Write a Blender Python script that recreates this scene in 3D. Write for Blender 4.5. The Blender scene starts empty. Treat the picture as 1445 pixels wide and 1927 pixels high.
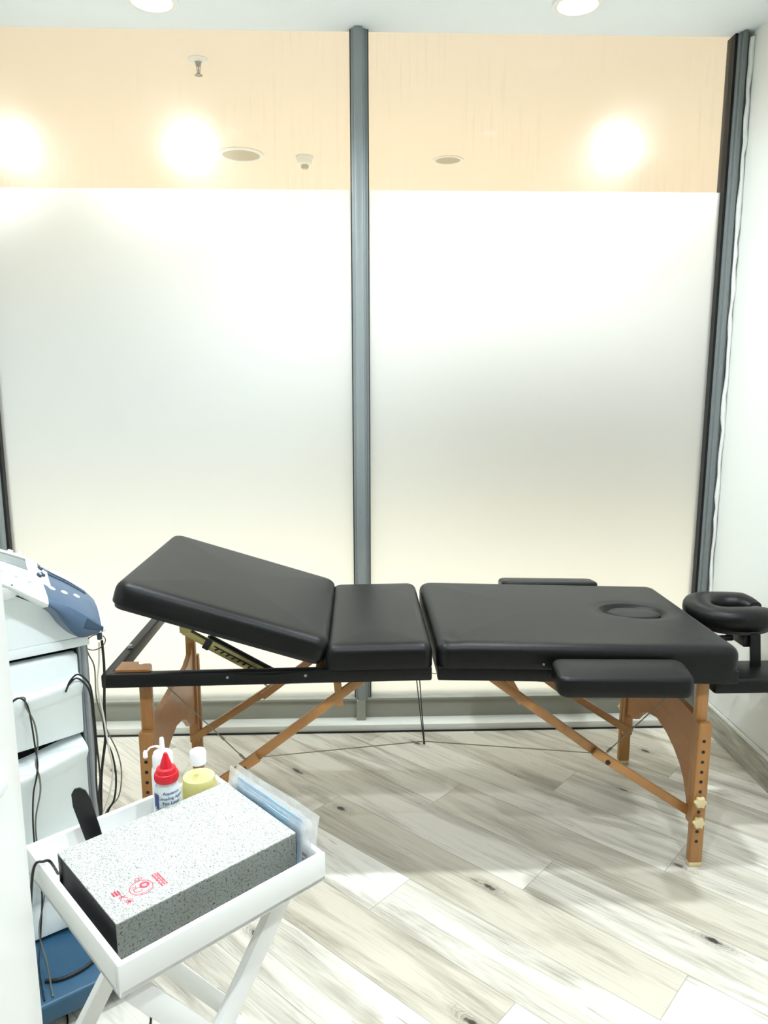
import bpy, bmesh, math, random
from mathutils import Vector, Matrix
random.seed(7)
C = bpy.context.scene.collection
S = bpy.context.scene
PI = math.pi

# ------------------------------------------------------------------ camera
cam_d = bpy.data.cameras.new('camera'); cam = bpy.data.objects.new('camera', cam_d); C.objects.link(cam)
TH, PSI, PHI = .1737, .0333, .0012
fw = Vector((math.sin(PSI)*math.cos(TH), math.cos(PSI)*math.cos(TH), -math.sin(TH)))
r0 = Vector((math.cos(PSI), -math.sin(PSI), 0)); u0 = r0.cross(fw)
rt = r0*math.cos(PHI) - u0*math.sin(PHI); up = u0*math.cos(PHI) + r0*math.sin(PHI)
M = Matrix((rt, up, -fw)).transposed().to_4x4(); M.translation = Vector((0, 0, 1.45))
cam.matrix_world = M
cam_d.sensor_fit = 'VERTICAL'; cam_d.sensor_height = 36; cam_d.sensor_width = 27
cam_d.lens = 1400/1927*36; cam_d.clip_start = .05
S.camera = cam

# ------------------------------------------------------------------ world, view, light levels
vs = S.view_settings
vs.view_transform = 'Standard'; vs.look = 'None'; vs.gamma = 1; vs.use_curve_mapping = False
vs.exposure = 0.52
W = bpy.data.worlds.new('world'); S.world = W; W.use_nodes = True
W.node_tree.nodes['Background'].inputs[0].default_value = (1, .97, .92, 1)
W.node_tree.nodes['Background'].inputs[1].default_value = .15
S.cycles.sample_clamp_indirect = 6.0
ROOM_W = 13.0      # each room downlight, watts
WINDOW_ROW_W = 3.0  # the two downlights next to the glass
CORR_W = 15.0       # each lit corridor downlight
ROOM_COL = (.865, .945, 1.0)
CORR_COL = (1.0, .985, .965)

# ------------------------------------------------------------------ node helpers
def new_mat(name):
    m = bpy.data.materials.new(name); m.use_nodes = True
    nt = m.node_tree
    return m, nt, nt.nodes['Principled BSDF']
def srgb(r, g, b):
    f = lambda c: (c/255/12.92) if c/255 <= .04045 else ((c/255+.055)/1.055)**2.4
    return (f(r), f(g), f(b), 1)
def N(nt, t, **kw):
    n = nt.nodes.new(t)
    for k, v in kw.items(): setattr(n, k, v)
    return n
def math_n(nt, op, a, b=None, c=None):
    n = N(nt, 'ShaderNodeMath', operation=op)
    for i, v in enumerate((a, b, c)):
        if v is None: continue
        if isinstance(v, (int, float)): n.inputs[i].default_value = v
        else: nt.links.new(v, n.inputs[i])
    return n.outputs[0]
def mixc(nt, fac, a, b, blend='MIX'):
    n = N(nt, 'ShaderNodeMix', data_type='RGBA', blend_type=blend)
    for s, v in ((n.inputs[0], fac), (n.inputs[6], a), (n.inputs[7], b)):
        if isinstance(v, (int, float)): s.default_value = v
        elif isinstance(v, tuple): s.default_value = v
        else: nt.links.new(v, s)
    return n.outputs[2]
def ramp(nt, fac, stops):
    n = N(nt, 'ShaderNodeValToRGB'); e = n.color_ramp.elements
    while len(e) < len(stops): e.new(.5)
    for k, (p, c) in zip(e, stops):
        k.position = p; k.color = c if isinstance(c, tuple) else (c, c, c, 1)
    nt.links.new(fac, n.inputs[0]); return n.outputs[0]
def noise(nt, vec, scale, detail=3, rough=.55, dist=0):
    n = N(nt, 'ShaderNodeTexNoise'); n.inputs['Scale'].default_value = scale; n.inputs['Detail'].default_value = detail
    n.inputs['Roughness'].default_value = rough; n.inputs['Distortion'].default_value = dist
    if vec is not None: nt.links.new(vec, n.inputs['Vector'])
    return n.outputs['Fac']
def objcoord(nt): return N(nt, 'ShaderNodeTexCoord').outputs['Object']
def mapping(nt, vec, scale=(1, 1, 1), rot=(0, 0, 0), loc=(0, 0, 0)):
    n = N(nt, 'ShaderNodeMapping'); n.inputs['Scale'].default_value = scale
    n.inputs['Rotation'].default_value = rot; n.inputs['Location'].default_value = loc
    nt.links.new(vec, n.inputs['Vector']); return n.outputs[0]
def bump(nt, b, h, strength, dist=.001):
    n = N(nt, 'ShaderNodeBump'); n.inputs['Strength'].default_value = strength; n.inputs['Distance'].default_value = dist
    nt.links.new(h, n.inputs['Height']); nt.links.new(n.outputs[0], b.inputs['Normal'])
def plain(name, col, rough=.5, metal=0, spec=.5, var=.06, nscale=30, bmp=0, bscale=300, coat=0):
    m, nt, b = new_mat(name)
    oc = objcoord(nt)
    f = noise(nt, oc, nscale)
    dark = tuple(c*(1-var) for c in col[:3]) + (1,)
    lite = tuple(min(1, c*(1+var)) for c in col[:3]) + (1,)
    nt.links.new(mixc(nt, f, dark, lite), b.inputs['Base Color'])
    b.inputs['Roughness'].default_value = rough; b.inputs['Metallic'].default_value = metal
    b.inputs['Specular IOR Level'].default_value = spec
    if coat: b.inputs['Coat Weight'].default_value = coat
    if bmp: bump(nt, b, noise(nt, oc, bscale, 4), bmp)
    return m
def emit(name, col, strength):
    m = bpy.data.materials.new(name); m.use_nodes = True; nt = m.node_tree
    nt.nodes.remove(nt.nodes['Principled BSDF'])
    e = N(nt, 'ShaderNodeEmission'); e.inputs[0].default_value = (*col[:3], 1); e.inputs[1].default_value = strength
    nt.links.new(e.outputs[0], nt.nodes['Material Output'].inputs[0]); return m

# ------------------------------------------------------------------ materials
M_wall = plain('wall paint', srgb(232, 234, 229), .55, spec=.3, var=.01, nscale=3, bmp=.15, bscale=60)
M_ceil = plain('ceiling paint', srgb(238, 247, 255), .7, spec=.2, var=.01, bmp=.1, bscale=80)
M_corrceil = plain('corridor ceiling paint', srgb(253, 242, 229), .8, spec=.2, var=.01)
M_corrfloor = plain('corridor stone floor', srgb(251, 242, 220), .35, var=.03, nscale=2)
M_corrwall = plain('corridor far wall', srgb(160, 172, 175), .6, var=.03, nscale=1)
M_corrdark = plain('added dark panel', srgb(52, 60, 60), .5, var=.05, nscale=2)
M_alu = plain('grey aluminium', srgb(146, 153, 153), .42, metal=.25, var=.05, nscale=12)
M_aludark = plain('dark grey aluminium', srgb(124, 131, 131), .45, metal=.2, var=.05, nscale=12)
M_sill = plain('olive grey sill metal', srgb(150, 150, 138), .5, metal=.35, var=.06, nscale=9)
M_gasket = plain('black gasket', srgb(14, 14, 14), .6)
M_kerb = plain('pale kerb', srgb(214, 214, 204), .5, var=.06, nscale=8)
M_caulk = plain('white sealant', srgb(236, 236, 230), .5, var=.05)
M_white = plain('white lacquer', srgb(242, 242, 239), .32, var=.01)
M_plasticw = plain('white plastic', srgb(243, 245, 245), .38, var=.01)
M_cartw = plain('pale cart plastic', srgb(238, 244, 244), .42, var=.015, nscale=60)
M_silver = plain('silver column', srgb(150, 154, 158), .35, metal=.7, var=.05)
M_black = plain('black plastic', srgb(20, 21, 22), .42, var=.1)
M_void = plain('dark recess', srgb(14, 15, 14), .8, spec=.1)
M_cable = plain('black cable', srgb(18, 19, 18), .45)
M_cableg = plain('grey cable', srgb(104, 104, 92), .45)
M_cablew = plain('white cable', srgb(214, 210, 196), .45)
M_blueb = plain('steel blue base', srgb(50, 92, 122), .4, var=.06, nscale=50)
M_bluedev = plain('slate blue cover', srgb(68, 90, 114), .34, var=.05, nscale=120)
M_bluedark = plain('dark slate blue', srgb(44, 62, 80), .4, var=.05)
M_screen = plain('grey display', srgb(112, 122, 122), .12, var=.04)
M_btn = plain('pale grey button', srgb(196, 200, 206), .3)
M_steel = plain('steel cable', srgb(150, 146, 130), .35, metal=.8)
M_brass = plain('yellow zinc steel', srgb(182, 168, 112), .35, metal=.6, var=.12, nscale=40)
M_knob = plain('cream knob', srgb(222, 206, 160), .5)
M_hole = plain('dark bolt', srgb(18, 14, 24), .5)
M_red = plain('red cap', srgb(206, 16, 36), .35, var=.05)
M_redink = plain('red ink', srgb(222, 70, 92), .6, var=.35, nscale=260)
M_blueink = plain('blue ink', srgb(30, 48, 120), .5)
M_boxblack = plain('black card', srgb(14, 14, 17), .6, var=.1)
M_mask = plain('pale blue sheet', srgb(176, 212, 236), .5, var=.08, nscale=60)
M_sprk = plain('chrome sprinkler', srgb(150, 152, 152), .25, metal=.8)
M_grille = plain('speaker grille', srgb(176, 171, 146), .6, var=.12, nscale=400)

def mat_leather():
    m, nt, b = new_mat('black vinyl'); oc = objcoord(nt)
    f = noise(nt, oc, 5, 2)
    nt.links.new(mixc(nt, f, (.0032, .0036, .0034, 1), (.0055, .0056, .005, 1)), b.inputs['Base Color'])
    b.inputs['Roughness'].default_value = .38; b.inputs['Specular IOR Level'].default_value = .26
    v = N(nt, 'ShaderNodeTexVoronoi'); v.inputs['Scale'].default_value = 520
    nt.links.new(oc, v.inputs['Vector'])
    h = math_n(nt, 'ADD', v.outputs['Distance'], math_n(nt, 'MULTIPLY', noise(nt, oc, 12, 3), 1.2))
    bump(nt, b, h, .16, .0012)
    return m
M_leather = mat_leather()

def mat_wood(name, c1, c2, stretch):
    m, nt, b = new_mat(name); oc = objcoord(nt)
    mp = mapping(nt, oc, stretch)
    f = noise(nt, mp, 26, 4, .6, .4)
    col = ramp(nt, f, [(.25, c1), (.7, c2)])
    sp = noise(nt, mp, 160, 2)
    col = mixc(nt, math_n(nt, 'MULTIPLY', sp, .25), col, c1)
    nt.links.new(col, b.inputs['Base Color'])
    b.inputs['Roughness'].default_value = .38; b.inputs['Coat Weight'].default_value = .25
    b.inputs['Coat Roughness'].default_value = .25
    return m
M_beech = mat_wood('beech upright', srgb(146, 94, 44), srgb(184, 132, 74), (1, 1, .12))
M_beechd = mat_wood('beech brace', srgb(150, 98, 48), srgb(188, 136, 78), (.25, 1, .25))
M_ply = mat_wood('beech plywood', srgb(158, 98, 38), srgb(180, 120, 56), (1, .2, 1))

def mat_floor():
    m, nt, b = new_mat('whitewashed oak planks'); oc = objcoord(nt)
    a = math.radians(-43.5); wd, ln = .1776, 1.22
    sep = N(nt, 'ShaderNodeSeparateXYZ'); nt.links.new(oc, sep.inputs[0]); x, y = sep.outputs[0], sep.outputs[1]
    lin = lambda p, q, r: math_n(nt, 'ADD', math_n(nt, 'ADD', math_n(nt, 'MULTIPLY', x, p), math_n(nt, 'MULTIPLY', y, q)), r)
    u = lin(math.cos(a), math.sin(a), 0); v = lin(-math.sin(a), math.cos(a), -1.532+wd*10)
    vr = math_n(nt, 'DIVIDE', v, wd); row = math_n(nt, 'FLOOR', vr); fv = math_n(nt, 'FRACT', vr)
    # row 9 carries the joint at u = -1.259
    off = math_n(nt, 'MULTIPLY', math_n(nt, 'FRACT', math_n(nt, 'MULTIPLY', math_n(nt, 'SUBTRACT', row, 9), .387)), ln)
    ur = math_n(nt, 'DIVIDE', math_n(nt, 'ADD', math_n(nt, 'ADD', u, 1.259+ln*6), off), ln)
    colm = math_n(nt, 'FLOOR', ur); fu = math_n(nt, 'FRACT', ur)
    cb = N(nt, 'ShaderNodeCombineXYZ'); nt.links.new(row, cb.inputs[0]); nt.links.new(colm, cb.inputs[1])
    wn = N(nt, 'ShaderNodeTexWhiteNoise', noise_dimensions='2D'); nt.links.new(cb.outputs[0], wn.inputs['Vector'])
    rnd = wn.outputs['Value']
    # grain coordinates, shifted per plank
    g = N(nt, 'ShaderNodeCombineXYZ')
    nt.links.new(math_n(nt, 'ADD', u, math_n(nt, 'MULTIPLY', rnd, 37)), g.inputs[0])
    nt.links.new(math_n(nt, 'ADD', v, math_n(nt, 'MULTIPLY', rnd, 11)), g.inputs[1])
    gv = g.outputs[0]
    warp = noise(nt, mapping(nt, gv, (1.6, 6, 1)), 2.2, 3, .55, .6)
    big = noise(nt, mapping(nt, gv, (.62, 5.5, 1)), 2.4, 5, .6, .7)
    fine = noise(nt, mapping(nt, gv, (.8, 30, 1)), 5, 4, .62, .1)
    col = mixc(nt, rnd, srgb(206, 198, 180), srgb(244, 240, 229))
    col = mixc(nt, ramp(nt, big, [(.47, 0.0), (.68, .72)]), col, srgb(150, 141, 122))
    wv = N(nt, 'ShaderNodeTexWave', wave_type='BANDS', bands_direction='Y'); wv.inputs['Scale'].default_value = 26
    wv.inputs['Distortion'].default_value = 9; wv.inputs['Detail'].default_value = 2; wv.inputs['Detail Scale'].default_value = .9
    nt.links.new(mapping(nt, gv, (.28, 1, 1)), wv.inputs['Vector'])
    col = mixc(nt, math_n(nt, 'MULTIPLY', ramp(nt, wv.outputs['Fac'], [(0, .5), (.32, 0.0)]), ramp(nt, warp, [(.54, 0.0), (.68, .75)])), col, srgb(128, 119, 104))
    col = mixc(nt, math_n(nt, 'MULTIPLY', ramp(nt, fine, [(.48, 0.0), (.72, .65)]), math_n(nt, 'ADD', .16, ramp(nt, big, [(.44, 0.0), (.62, .78)]))), col, srgb(122, 114, 100))
    # knots
    vo = N(nt, 'ShaderNodeTexVoronoi', voronoi_dimensions='2D'); vo.inputs['Scale'].default_value = 1.9
    nt.links.new(mapping(nt, gv, (1.0, 2.6, 1)), vo.inputs['Vector'])
    vcol = N(nt, 'ShaderNodeSeparateColor'); nt.links.new(vo.outputs['Color'], vcol.inputs[0])
    drop = math_n(nt, 'GREATER_THAN', vcol.outputs[0], .52)
    dd = math_n(nt, 'ADD', math_n(nt, 'ADD', vo.outputs['Distance'], math_n(nt, 'MULTIPLY', drop, .6)), math_n(nt, 'MULTIPLY', math_n(nt, 'SUBTRACT', noise(nt, gv, 34, 3), .5), .12))
    rings = math_n(nt, 'ADD', .55, math_n(nt, 'MULTIPLY', math_n(nt, 'SINE', math_n(nt, 'MULTIPLY', dd, 260)), .45))
    col = mixc(nt, math_n(nt, 'MULTIPLY', ramp(nt, dd, [(.03, .8), (.15, 0.0)]), rings), col, srgb(112, 104, 90))
    col = mixc(nt, ramp(nt, dd, [(.018, .95), (.05, 0.0)]), col, srgb(52, 46, 38))
    # cracks
    ck = noise(nt, mapping(nt, gv, (1.3, 22, 1)), 5, 2, .5, .8)
    col = mixc(nt, ramp(nt, ck, [(.70, 0.0), (.76, .6)]), col, srgb(90, 82, 70))
    e1 = math_n(nt, 'LESS_THAN', math_n(nt, 'ABSOLUTE', math_n(nt, 'SUBTRACT', fv, .5)), .4935)
    e2 = math_n(nt, 'LESS_THAN', math_n(nt, 'ABSOLUTE', math_n(nt, 'SUBTRACT', fu, .5)), .4990)
    seam = math_n(nt, 'SUBTRACT', 1, math_n(nt, 'MULTIPLY', e1, e2))
    col = mixc(nt, math_n(nt, 'MULTIPLY', seam, .5), col, srgb(110, 104, 92))
    nt.links.new(col, b.inputs['Base Color'])
    nt.links.new(ramp(nt, fine, [(.3, .38), (.8, .52)]), b.inputs['Roughness'])
    b.inputs['Specular IOR Level'].default_value = .4
    bump(nt, b, math_n(nt, 'SUBTRACT', fine, math_n(nt, 'MULTIPLY', seam, 1.5)), .12, .0015)
    return m
M_floor = mat_floor()

def mat_skirt():
    m, nt, b = new_mat('grey oak skirting'); oc = objcoord(nt)
    f = noise(nt, mapping(nt, oc, (1, .12, 1)), 40, 4, .65, .5)
    nt.links.new(ramp(nt, f, [(.3, srgb(126, 122, 106)), (.65, srgb(186, 184, 170))]), b.inputs['Base Color'])
    b.inputs['Roughness'].default_value = .45
    return m
M_skirt = mat_skirt()

def mat_linen(name, c0, c1, c2):
    m, nt, b = new_mat(name); oc = objcoord(nt)
    a = noise(nt, mapping(nt, oc, (1, 4.0, 1)), 230, 3, .7)
    c = noise(nt, mapping(nt, oc, (4.0, 1, 4)), 230, 3, .7)
    f = math_n(nt, 'MAXIMUM', a, c)
    col = ramp(nt, f, [(.47, c0), (.57, c1), (.68, c2)])
    nt.links.new(mixc(nt, noise(nt, oc, 14, 2), col, srgb(232, 228, 218), 'MULTIPLY'), b.inputs['Base Color'])
    b.inputs['Roughness'].default_value = .85; b.inputs['Specular IOR Level'].default_value = .15
    bump(nt, b, f, .3, .001)
    return m
M_linen = mat_linen('pale grey linen', srgb(226, 229, 226), srgb(172, 177, 175), srgb(60, 64, 66))
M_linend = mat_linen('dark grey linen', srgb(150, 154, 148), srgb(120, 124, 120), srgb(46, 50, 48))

def mat_glass():
    # clear pane: sees through, mirrors a little, and has dried water marks; its haze imitates bloom around the lamps
    m = bpy.data.materials.new('clear pane'); m.use_nodes = True; nt = m.node_tree
    nt.nodes.remove(nt.nodes['Principled BSDF'])
    tr = N(nt, 'ShaderNodeBsdfTransparent'); tr.inputs[0].default_value = (.985, .99, .985, 1)
    gl = N(nt, 'ShaderNodeBsdfGlossy'); gl.inputs['Roughness'].default_value = .02
    lw = N(nt, 'ShaderNodeLayerWeight'); fr = math_n(nt, 'ADD', .0004, math_n(nt, 'MULTIPLY', math_n(nt, 'POWER', lw.outputs['Facing'], 5), .25))
    mx = N(nt, 'ShaderNodeMixShader'); nt.links.new(fr, mx.inputs[0])
    nt.links.new(tr.outputs[0], mx.inputs[1]); nt.links.new(gl.outputs[0], mx.inputs[2])
    tl = N(nt, 'ShaderNodeBsdfTranslucent'); tl.inputs[0].default_value = (.95, .95, .93, 1)
    rf = N(nt, 'ShaderNodeBsdfRefraction'); rf.inputs['Roughness'].default_value = .85; rf.inputs['IOR'].default_value = 1.09
    rf.inputs[0].default_value = (1, 1, 1, 1)
    hz = N(nt, 'ShaderNodeMixShader'); hz.inputs[0].default_value = .6
    nt.links.new(tl.outputs[0], hz.inputs[1]); nt.links.new(rf.outputs[0], hz.inputs[2])
    oc = objcoord(nt)
    st = noise(nt, mapping(nt, oc, (60, 1, 3)), 1.0, 4, .6)
    pat = noise(nt, oc, 2.2, 2)
    f = math_n(nt, 'ADD', .10, math_n(nt, 'MULTIPLY', math_n(nt, 'MULTIPLY', ramp(nt, st, [(.52, 0.0), (.72, 1.0)]), ramp(nt, pat, [(.45, 0.0), (.65, 1.0)])), .05))
    m2 = N(nt, 'ShaderNodeMixShader'); nt.links.new(f, m2.inputs[0])
    nt.links.new(mx.outputs[0], m2.inputs[1]); nt.links.new(hz.outputs[0], m2.inputs[2])
    nt.links.new(m2.outputs[0], nt.nodes['Material Output'].inputs[0])
    return m
M_glass = mat_glass()

def mat_film():
    m = bpy.data.materials.new('frosted film'); m.use_nodes = True; nt = m.node_tree
    nt.nodes.remove(nt.nodes['Principled BSDF'])
    tl = N(nt, 'ShaderNodeBsdfTranslucent'); tl.inputs[0].default_value = (.86, .93, .97, 1)
    df = N(nt, 'ShaderNodeBsdfDiffuse'); df.inputs[0].default_value = (.9, .92, .91, 1)
    rf = N(nt, 'ShaderNodeBsdfRefraction'); rf.inputs['Roughness'].default_value = .78; rf.inputs['IOR'].default_value = 1.45
    rf.inputs[0].default_value = (.88, .95, .99, 1)
    a = N(nt, 'ShaderNodeMixShader'); a.inputs[0].default_value = .82
    nt.links.new(tl.outputs[0], a.inputs[1]); nt.links.new(rf.outputs[0], a.inputs[2])
    c = N(nt, 'ShaderNodeMixShader'); c.inputs[0].default_value = .12
    nt.links.new(a.outputs[0], c.inputs[1]); nt.links.new(df.outputs[0], c.inputs[2])
    nt.links.new(c.outputs[0], nt.nodes['Material Output'].inputs[0])
    return m
M_film = mat_film()

def mat_clear(name, col, rough=.05, mixf=.25, ior=1.2):
    # thin clear plastic / liquid: transparent with a gloss and a little body
    m = bpy.data.materials.new(name); m.use_nodes = True; nt = m.node_tree
    nt.nodes.remove(nt.nodes['Principled BSDF'])
    tr = N(nt, 'ShaderNodeBsdfTransparent'); tr.inputs[0].default_value = col
    gl = N(nt, 'ShaderNodeBsdfGlossy'); gl.inputs['Roughness'].default_value = rough
    df = N(nt, 'ShaderNodeBsdfDiffuse'); df.inputs[0].default_value = col
    tl = N(nt, 'ShaderNodeBsdfTranslucent'); tl.inputs[0].default_value = col
    lw = N(nt, 'ShaderNodeLayerWeight'); fr = math_n(nt, 'ADD', .03, math_n(nt, 'MULTIPLY', math_n(nt, 'POWER', lw.outputs['Facing'], 4), .5))
    bd = N(nt, 'ShaderNodeMixShader'); bd.inputs[0].default_value = .5
    nt.links.new(df.outputs[0], bd.inputs[1]); nt.links.new(tl.outputs[0], bd.inputs[2])
    a = N(nt, 'ShaderNodeMixShader')
    oc = objcoord(nt)
    nt.links.new(math_n(nt, 'MULTIPLY', math_n(nt, 'ADD', .6, noise(nt, oc, 40, 3)), mixf), a.inputs[0])
    nt.links.new(tr.outputs[0], a.inputs[1]); nt.links.new(bd.outputs[0], a.inputs[2])
    c = N(nt, 'ShaderNodeMixShader'); nt.links.new(fr, c.inputs[0])
    nt.links.new(a.outputs[0], c.inputs[1]); nt.links.new(gl.outputs[0], c.inputs[2])
    nt.links.new(c.outputs[0], nt.nodes['Material Output'].inputs[0])
    return m
M_pouch = mat_clear('clear pouch film', (.99, .995, 1, 1), .10, .30, 1.35)
M_petclear = mat_clear('clear bottle plastic', (.97, .97, .95, 1), .05, .0, 1.35)
def mat_milky(name, col, t=.55):
    m = bpy.data.materials.new(name); m.use_nodes = True; nt = m.node_tree
    nt.nodes.remove(nt.nodes['Principled BSDF'])
    f = noise(nt, objcoord(nt), 30, 3)
    c = mixc(nt, f, tuple(k*.94 for k in col[:3])+(1,), col)
    df = N(nt, 'ShaderNodeBsdfDiffuse'); tl = N(nt, 'ShaderNodeBsdfTranslucent'); gl = N(nt, 'ShaderNodeBsdfGlossy')
    nt.links.new(c, df.inputs[0]); nt.links.new(c, tl.inputs[0]); gl.inputs['Roughness'].default_value = .12
    a = N(nt, 'ShaderNodeMixShader'); a.inputs[0].default_value = t
    nt.links.new(df.outputs[0], a.inputs[1]); nt.links.new(tl.outputs[0], a.inputs[2])
    b = N(nt, 'ShaderNodeMixShader'); b.inputs[0].default_value = .05
    nt.links.new(a.outputs[0], b.inputs[1]); nt.links.new(gl.outputs[0], b.inputs[2])
    nt.links.new(b.outputs[0], nt.nodes['Material Output'].inputs[0]); return m
M_oil = mat_milky('yellow oil', (1, .945, .46, 1), .3)
M_gel = mat_milky('cloudy gel bottle', (.84, .90, .90, 1), .35)

# ------------------------------------------------------------------ geometry helpers
def rootloc(o):
    v = Vector((0, 0, 0)); p = o
    while p is not None: v = v + p.location; p = p.parent
    return v
class MB:
    """collects shapes in world (or a turned thing's local) coordinates; build() links them as ONE mesh object"""
    def __init__(self): self.bm = bmesh.new(); self.mi = 0
    def _begin(self): self._f0 = set(self.bm.faces)
    def _mark(self, faces):
        for f in faces: f.material_index = self.mi
    def box(self, lo, hi, bev=0, seg=2, mat=None):
        lo, hi = Vector(lo), Vector(hi)
        r = bmesh.ops.create_cube(self.bm, size=1); vs_ = r['verts']
        for v in vs_:
            v.co = Vector((lo[i] + (v.co[i]+.5)*(hi[i]-lo[i]) for i in range(3)))
        fs = list({f for v in vs_ for f in v.link_faces}); self._mark(fs)
        if bev:
            es = list({e for v in vs_ for e in v.link_edges})
            r2 = bmesh.ops.bevel(self.bm, geom=es, offset=bev, segments=seg, affect='EDGES', profile=.5)
            self._mark(r2['faces']); vs_ = list({v for f in r2['faces'] for v in f.verts} | {v for v in vs_ if v.is_valid})
        if mat is not None:
            bmesh.ops.transform(self.bm, matrix=mat, verts=vs_)
        return vs_
    def bar(self, a, b, w, d, side=(0, 1, 0), bev=.003, ext=0):
        """box beam from a to b; d is its size along `side`, w across"""
        a, b = Vector(a), Vector(b); z = (b-a).normalized(); a = a - z*ext; b = b + z*ext
        s = Vector(side); s = (s - z*s.dot(z)).normalized(); x = s.cross(z)
        m = Matrix((x, s, z)).transposed().to_4x4(); m.translation = a
        L = (b-a).length
        return self.box((-w/2, -d/2, 0), (w/2, d/2, L), bev, 2, m)
    def loop_faces(self, loops, closed=True, cap=True):
        rows = [[self.bm.verts.new(p) for p in lp] for lp in loops]; n = len(rows[0]); fs = []
        for i in range(len(rows)-1):
            for j in range(n if closed else n-1):
                k = (j+1) % n
                try: fs.append(self.bm.faces.new((rows[i][j], rows[i][k], rows[i+1][k], rows[i+1][j])))
                except ValueError: pass
        if cap and closed:
            for rw in (list(reversed(rows[0])), rows[-1]):
                try: fs.append(self.bm.faces.new(rw))
                except ValueError: pass
        self._mark(fs); return rows
    def tube(self, pts, r, n=10, smooth_pts=0, cap=True):
        pts = [Vector(p) for p in pts]
        if smooth_pts:
            if isinstance(r, (list, tuple)): r = [r[min(i//smooth_pts, len(r)-1)] for i in range((len(pts)-1)*smooth_pts+1)]
            pts = catmull(pts, smooth_pts)
        loops = []; ref = None
        for i, p in enumerate(pts):
            t = (pts[min(i+1, len(pts)-1)] - pts[max(i-1, 0)]).normalized()
            if ref is None:
                ref = Vector((0, 0, 1)) if abs(t.z) < .9 else Vector((1, 0, 0))
            ref = (ref - t*ref.dot(t)).normalized(); bn = t.cross(ref)
            rr = r[i] if isinstance(r, (list, tuple)) else r
            loops.append([p + (ref*math.cos(2*PI*k/n) + bn*math.sin(2*PI*k/n))*rr for k in range(n)])
        return self.loop_faces(loops, True, cap)
    def lathe(self, prof, c=(0, 0, 0), n=32, sx=1, sy=1, axis=None, cap=True):
        """prof: (radius, height) pairs along axis (default z)"""
        c = Vector(c); z = Vector(axis or (0, 0, 1)).normalized()
        x = Vector((1, 0, 0)) if abs(z.x) < .9 else Vector((0, 1, 0)); x = (x - z*x.dot(z)).normalized(); y = z.cross(x)
        loops = [[c + x*(r*sx*math.cos(2*PI*k/n)) + y*(r*sy*math.sin(2*PI*k/n)) + z*h for k in range(n)] for r, h in prof]
        return self.loop_faces(loops, True, cap)
    def prism(self, poly, axis, lo, hi):
        """poly of 2-D points swept between lo and hi along 'x', 'y' or 'z'"""
        def p3(p, t): return {'x': (t, p[0], p[1]), 'y': (p[0], t, p[1]), 'z': (p[0], p[1], t)}[axis]
        return self.loop_faces([[p3(p, lo) for p in poly], [p3(p, hi) for p in poly]])
    def quad(self, pts):
        f = self.bm.faces.new([self.bm.verts.new(p) for p in pts]); self._mark([f])
    def pad(self, cx, cy, hx, hy, rc, z0, z1, re, crown=.0, step=.02, n=24, deform=None, r0=.002):
        """upholstered slab: rounded outline, rounded top edge, slightly crowned top made of inset rings"""
        def ring(ins, z):
            a, b_ = max(hx-ins, 1e-4), max(hy-ins, 1e-4); r = max(min(rc-ins*.6, a, b_), 1e-4)
            out = []
            for q, (sx, sy) in enumerate(((1, 1), (-1, 1), (-1, -1), (1, -1))):
                ox, oy = sx*(a-r), sy*(b_-r)
                for k in range(7):
                    t = q*PI/2 + k/6*PI/2
                    out.append((cx+ox+r*math.cos(t), cy+oy+r*math.sin(t), z))
            # extra points on the straight sides
            res = []
            for i, p in enumerate(out):
                res.append(p); nx = out[(i+1) % len(out)]
                if i % 7 == 6:
                    for k in range(1, n): res.append(tuple(p[j]+(nx[j]-p[j])*k/n for j in range(3)))
            return res
        loops = [ring(.02, z0), ring(r0, z0), ring(r0*.3, z0+r0*.3), ring(0, z0+r0), ring(0, (z0+z1-re)/2), ring(0, z1-re)]
        for k in range(1, 7):
            t = k/6*PI/2; loops.append(ring(re*(1-math.cos(t)), z1-re+re*math.sin(t)))
        ins = re+step; mx = min(hx, hy)
        while ins < mx-1e-3:
            loops.append(ring(ins, z1+crown*math.sin(min(1, (ins-re)/(mx-re))*PI/2))); ins += step
        loops.append(ring(mx-2e-4, z1+crown))
        if deform: loops = [[deform(Vector(p)) for p in lp] for lp in loops]
        self.loop_faces(loops)
    def transform(self, m): bmesh.ops.transform(self.bm, matrix=m, verts=self.bm.verts[:])
    def build(self, name, mats, parent=None, local=False, smooth=True, angle=38):
        bm = self.bm
        bmesh.ops.remove_doubles(bm, verts=bm.verts[:], dist=1e-6)
        bmesh.ops.recalc_face_normals(bm, faces=bm.faces[:])
        if parent is not None and not local:
            bmesh.ops.translate(bm, verts=bm.verts[:], vec=-rootloc(parent))
        me = bpy.data.meshes.new(name)
        if smooth:
            for f in bm.faces: f.smooth = True
        bm.to_mesh(me); bm.free()
        if smooth: me.set_sharp_from_angle(angle=math.radians(angle))
        for m in (mats if isinstance(mats, (list, tuple)) else [mats]): me.materials.append(m)
        o = bpy.data.objects.new(name, me); C.objects.link(o)
        if parent is not None: o.parent = parent
        return o
def catmull(pts, k):
    out = []; n = len(pts)
    for i in range(n-1):
        p0, p1, p2, p3 = pts[max(i-1, 0)], pts[i], pts[i+1], pts[min(i+2, n-1)]
        for j in range(k):
            t = j/k
            out.append(.5*((2*p1) + (p2-p0)*t + (2*p0-5*p1+4*p2-p3)*t*t + (3*p1-p0-3*p2+p3)*t**3))
    out.append(pts[-1]); return out
def tag(o, label=None, cat=None, group=None, kind=None):
    if label: o['label'] = label
    if cat: o['category'] = cat
    if group: o['group'] = group
    if kind: o['kind'] = kind
    return o
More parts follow.
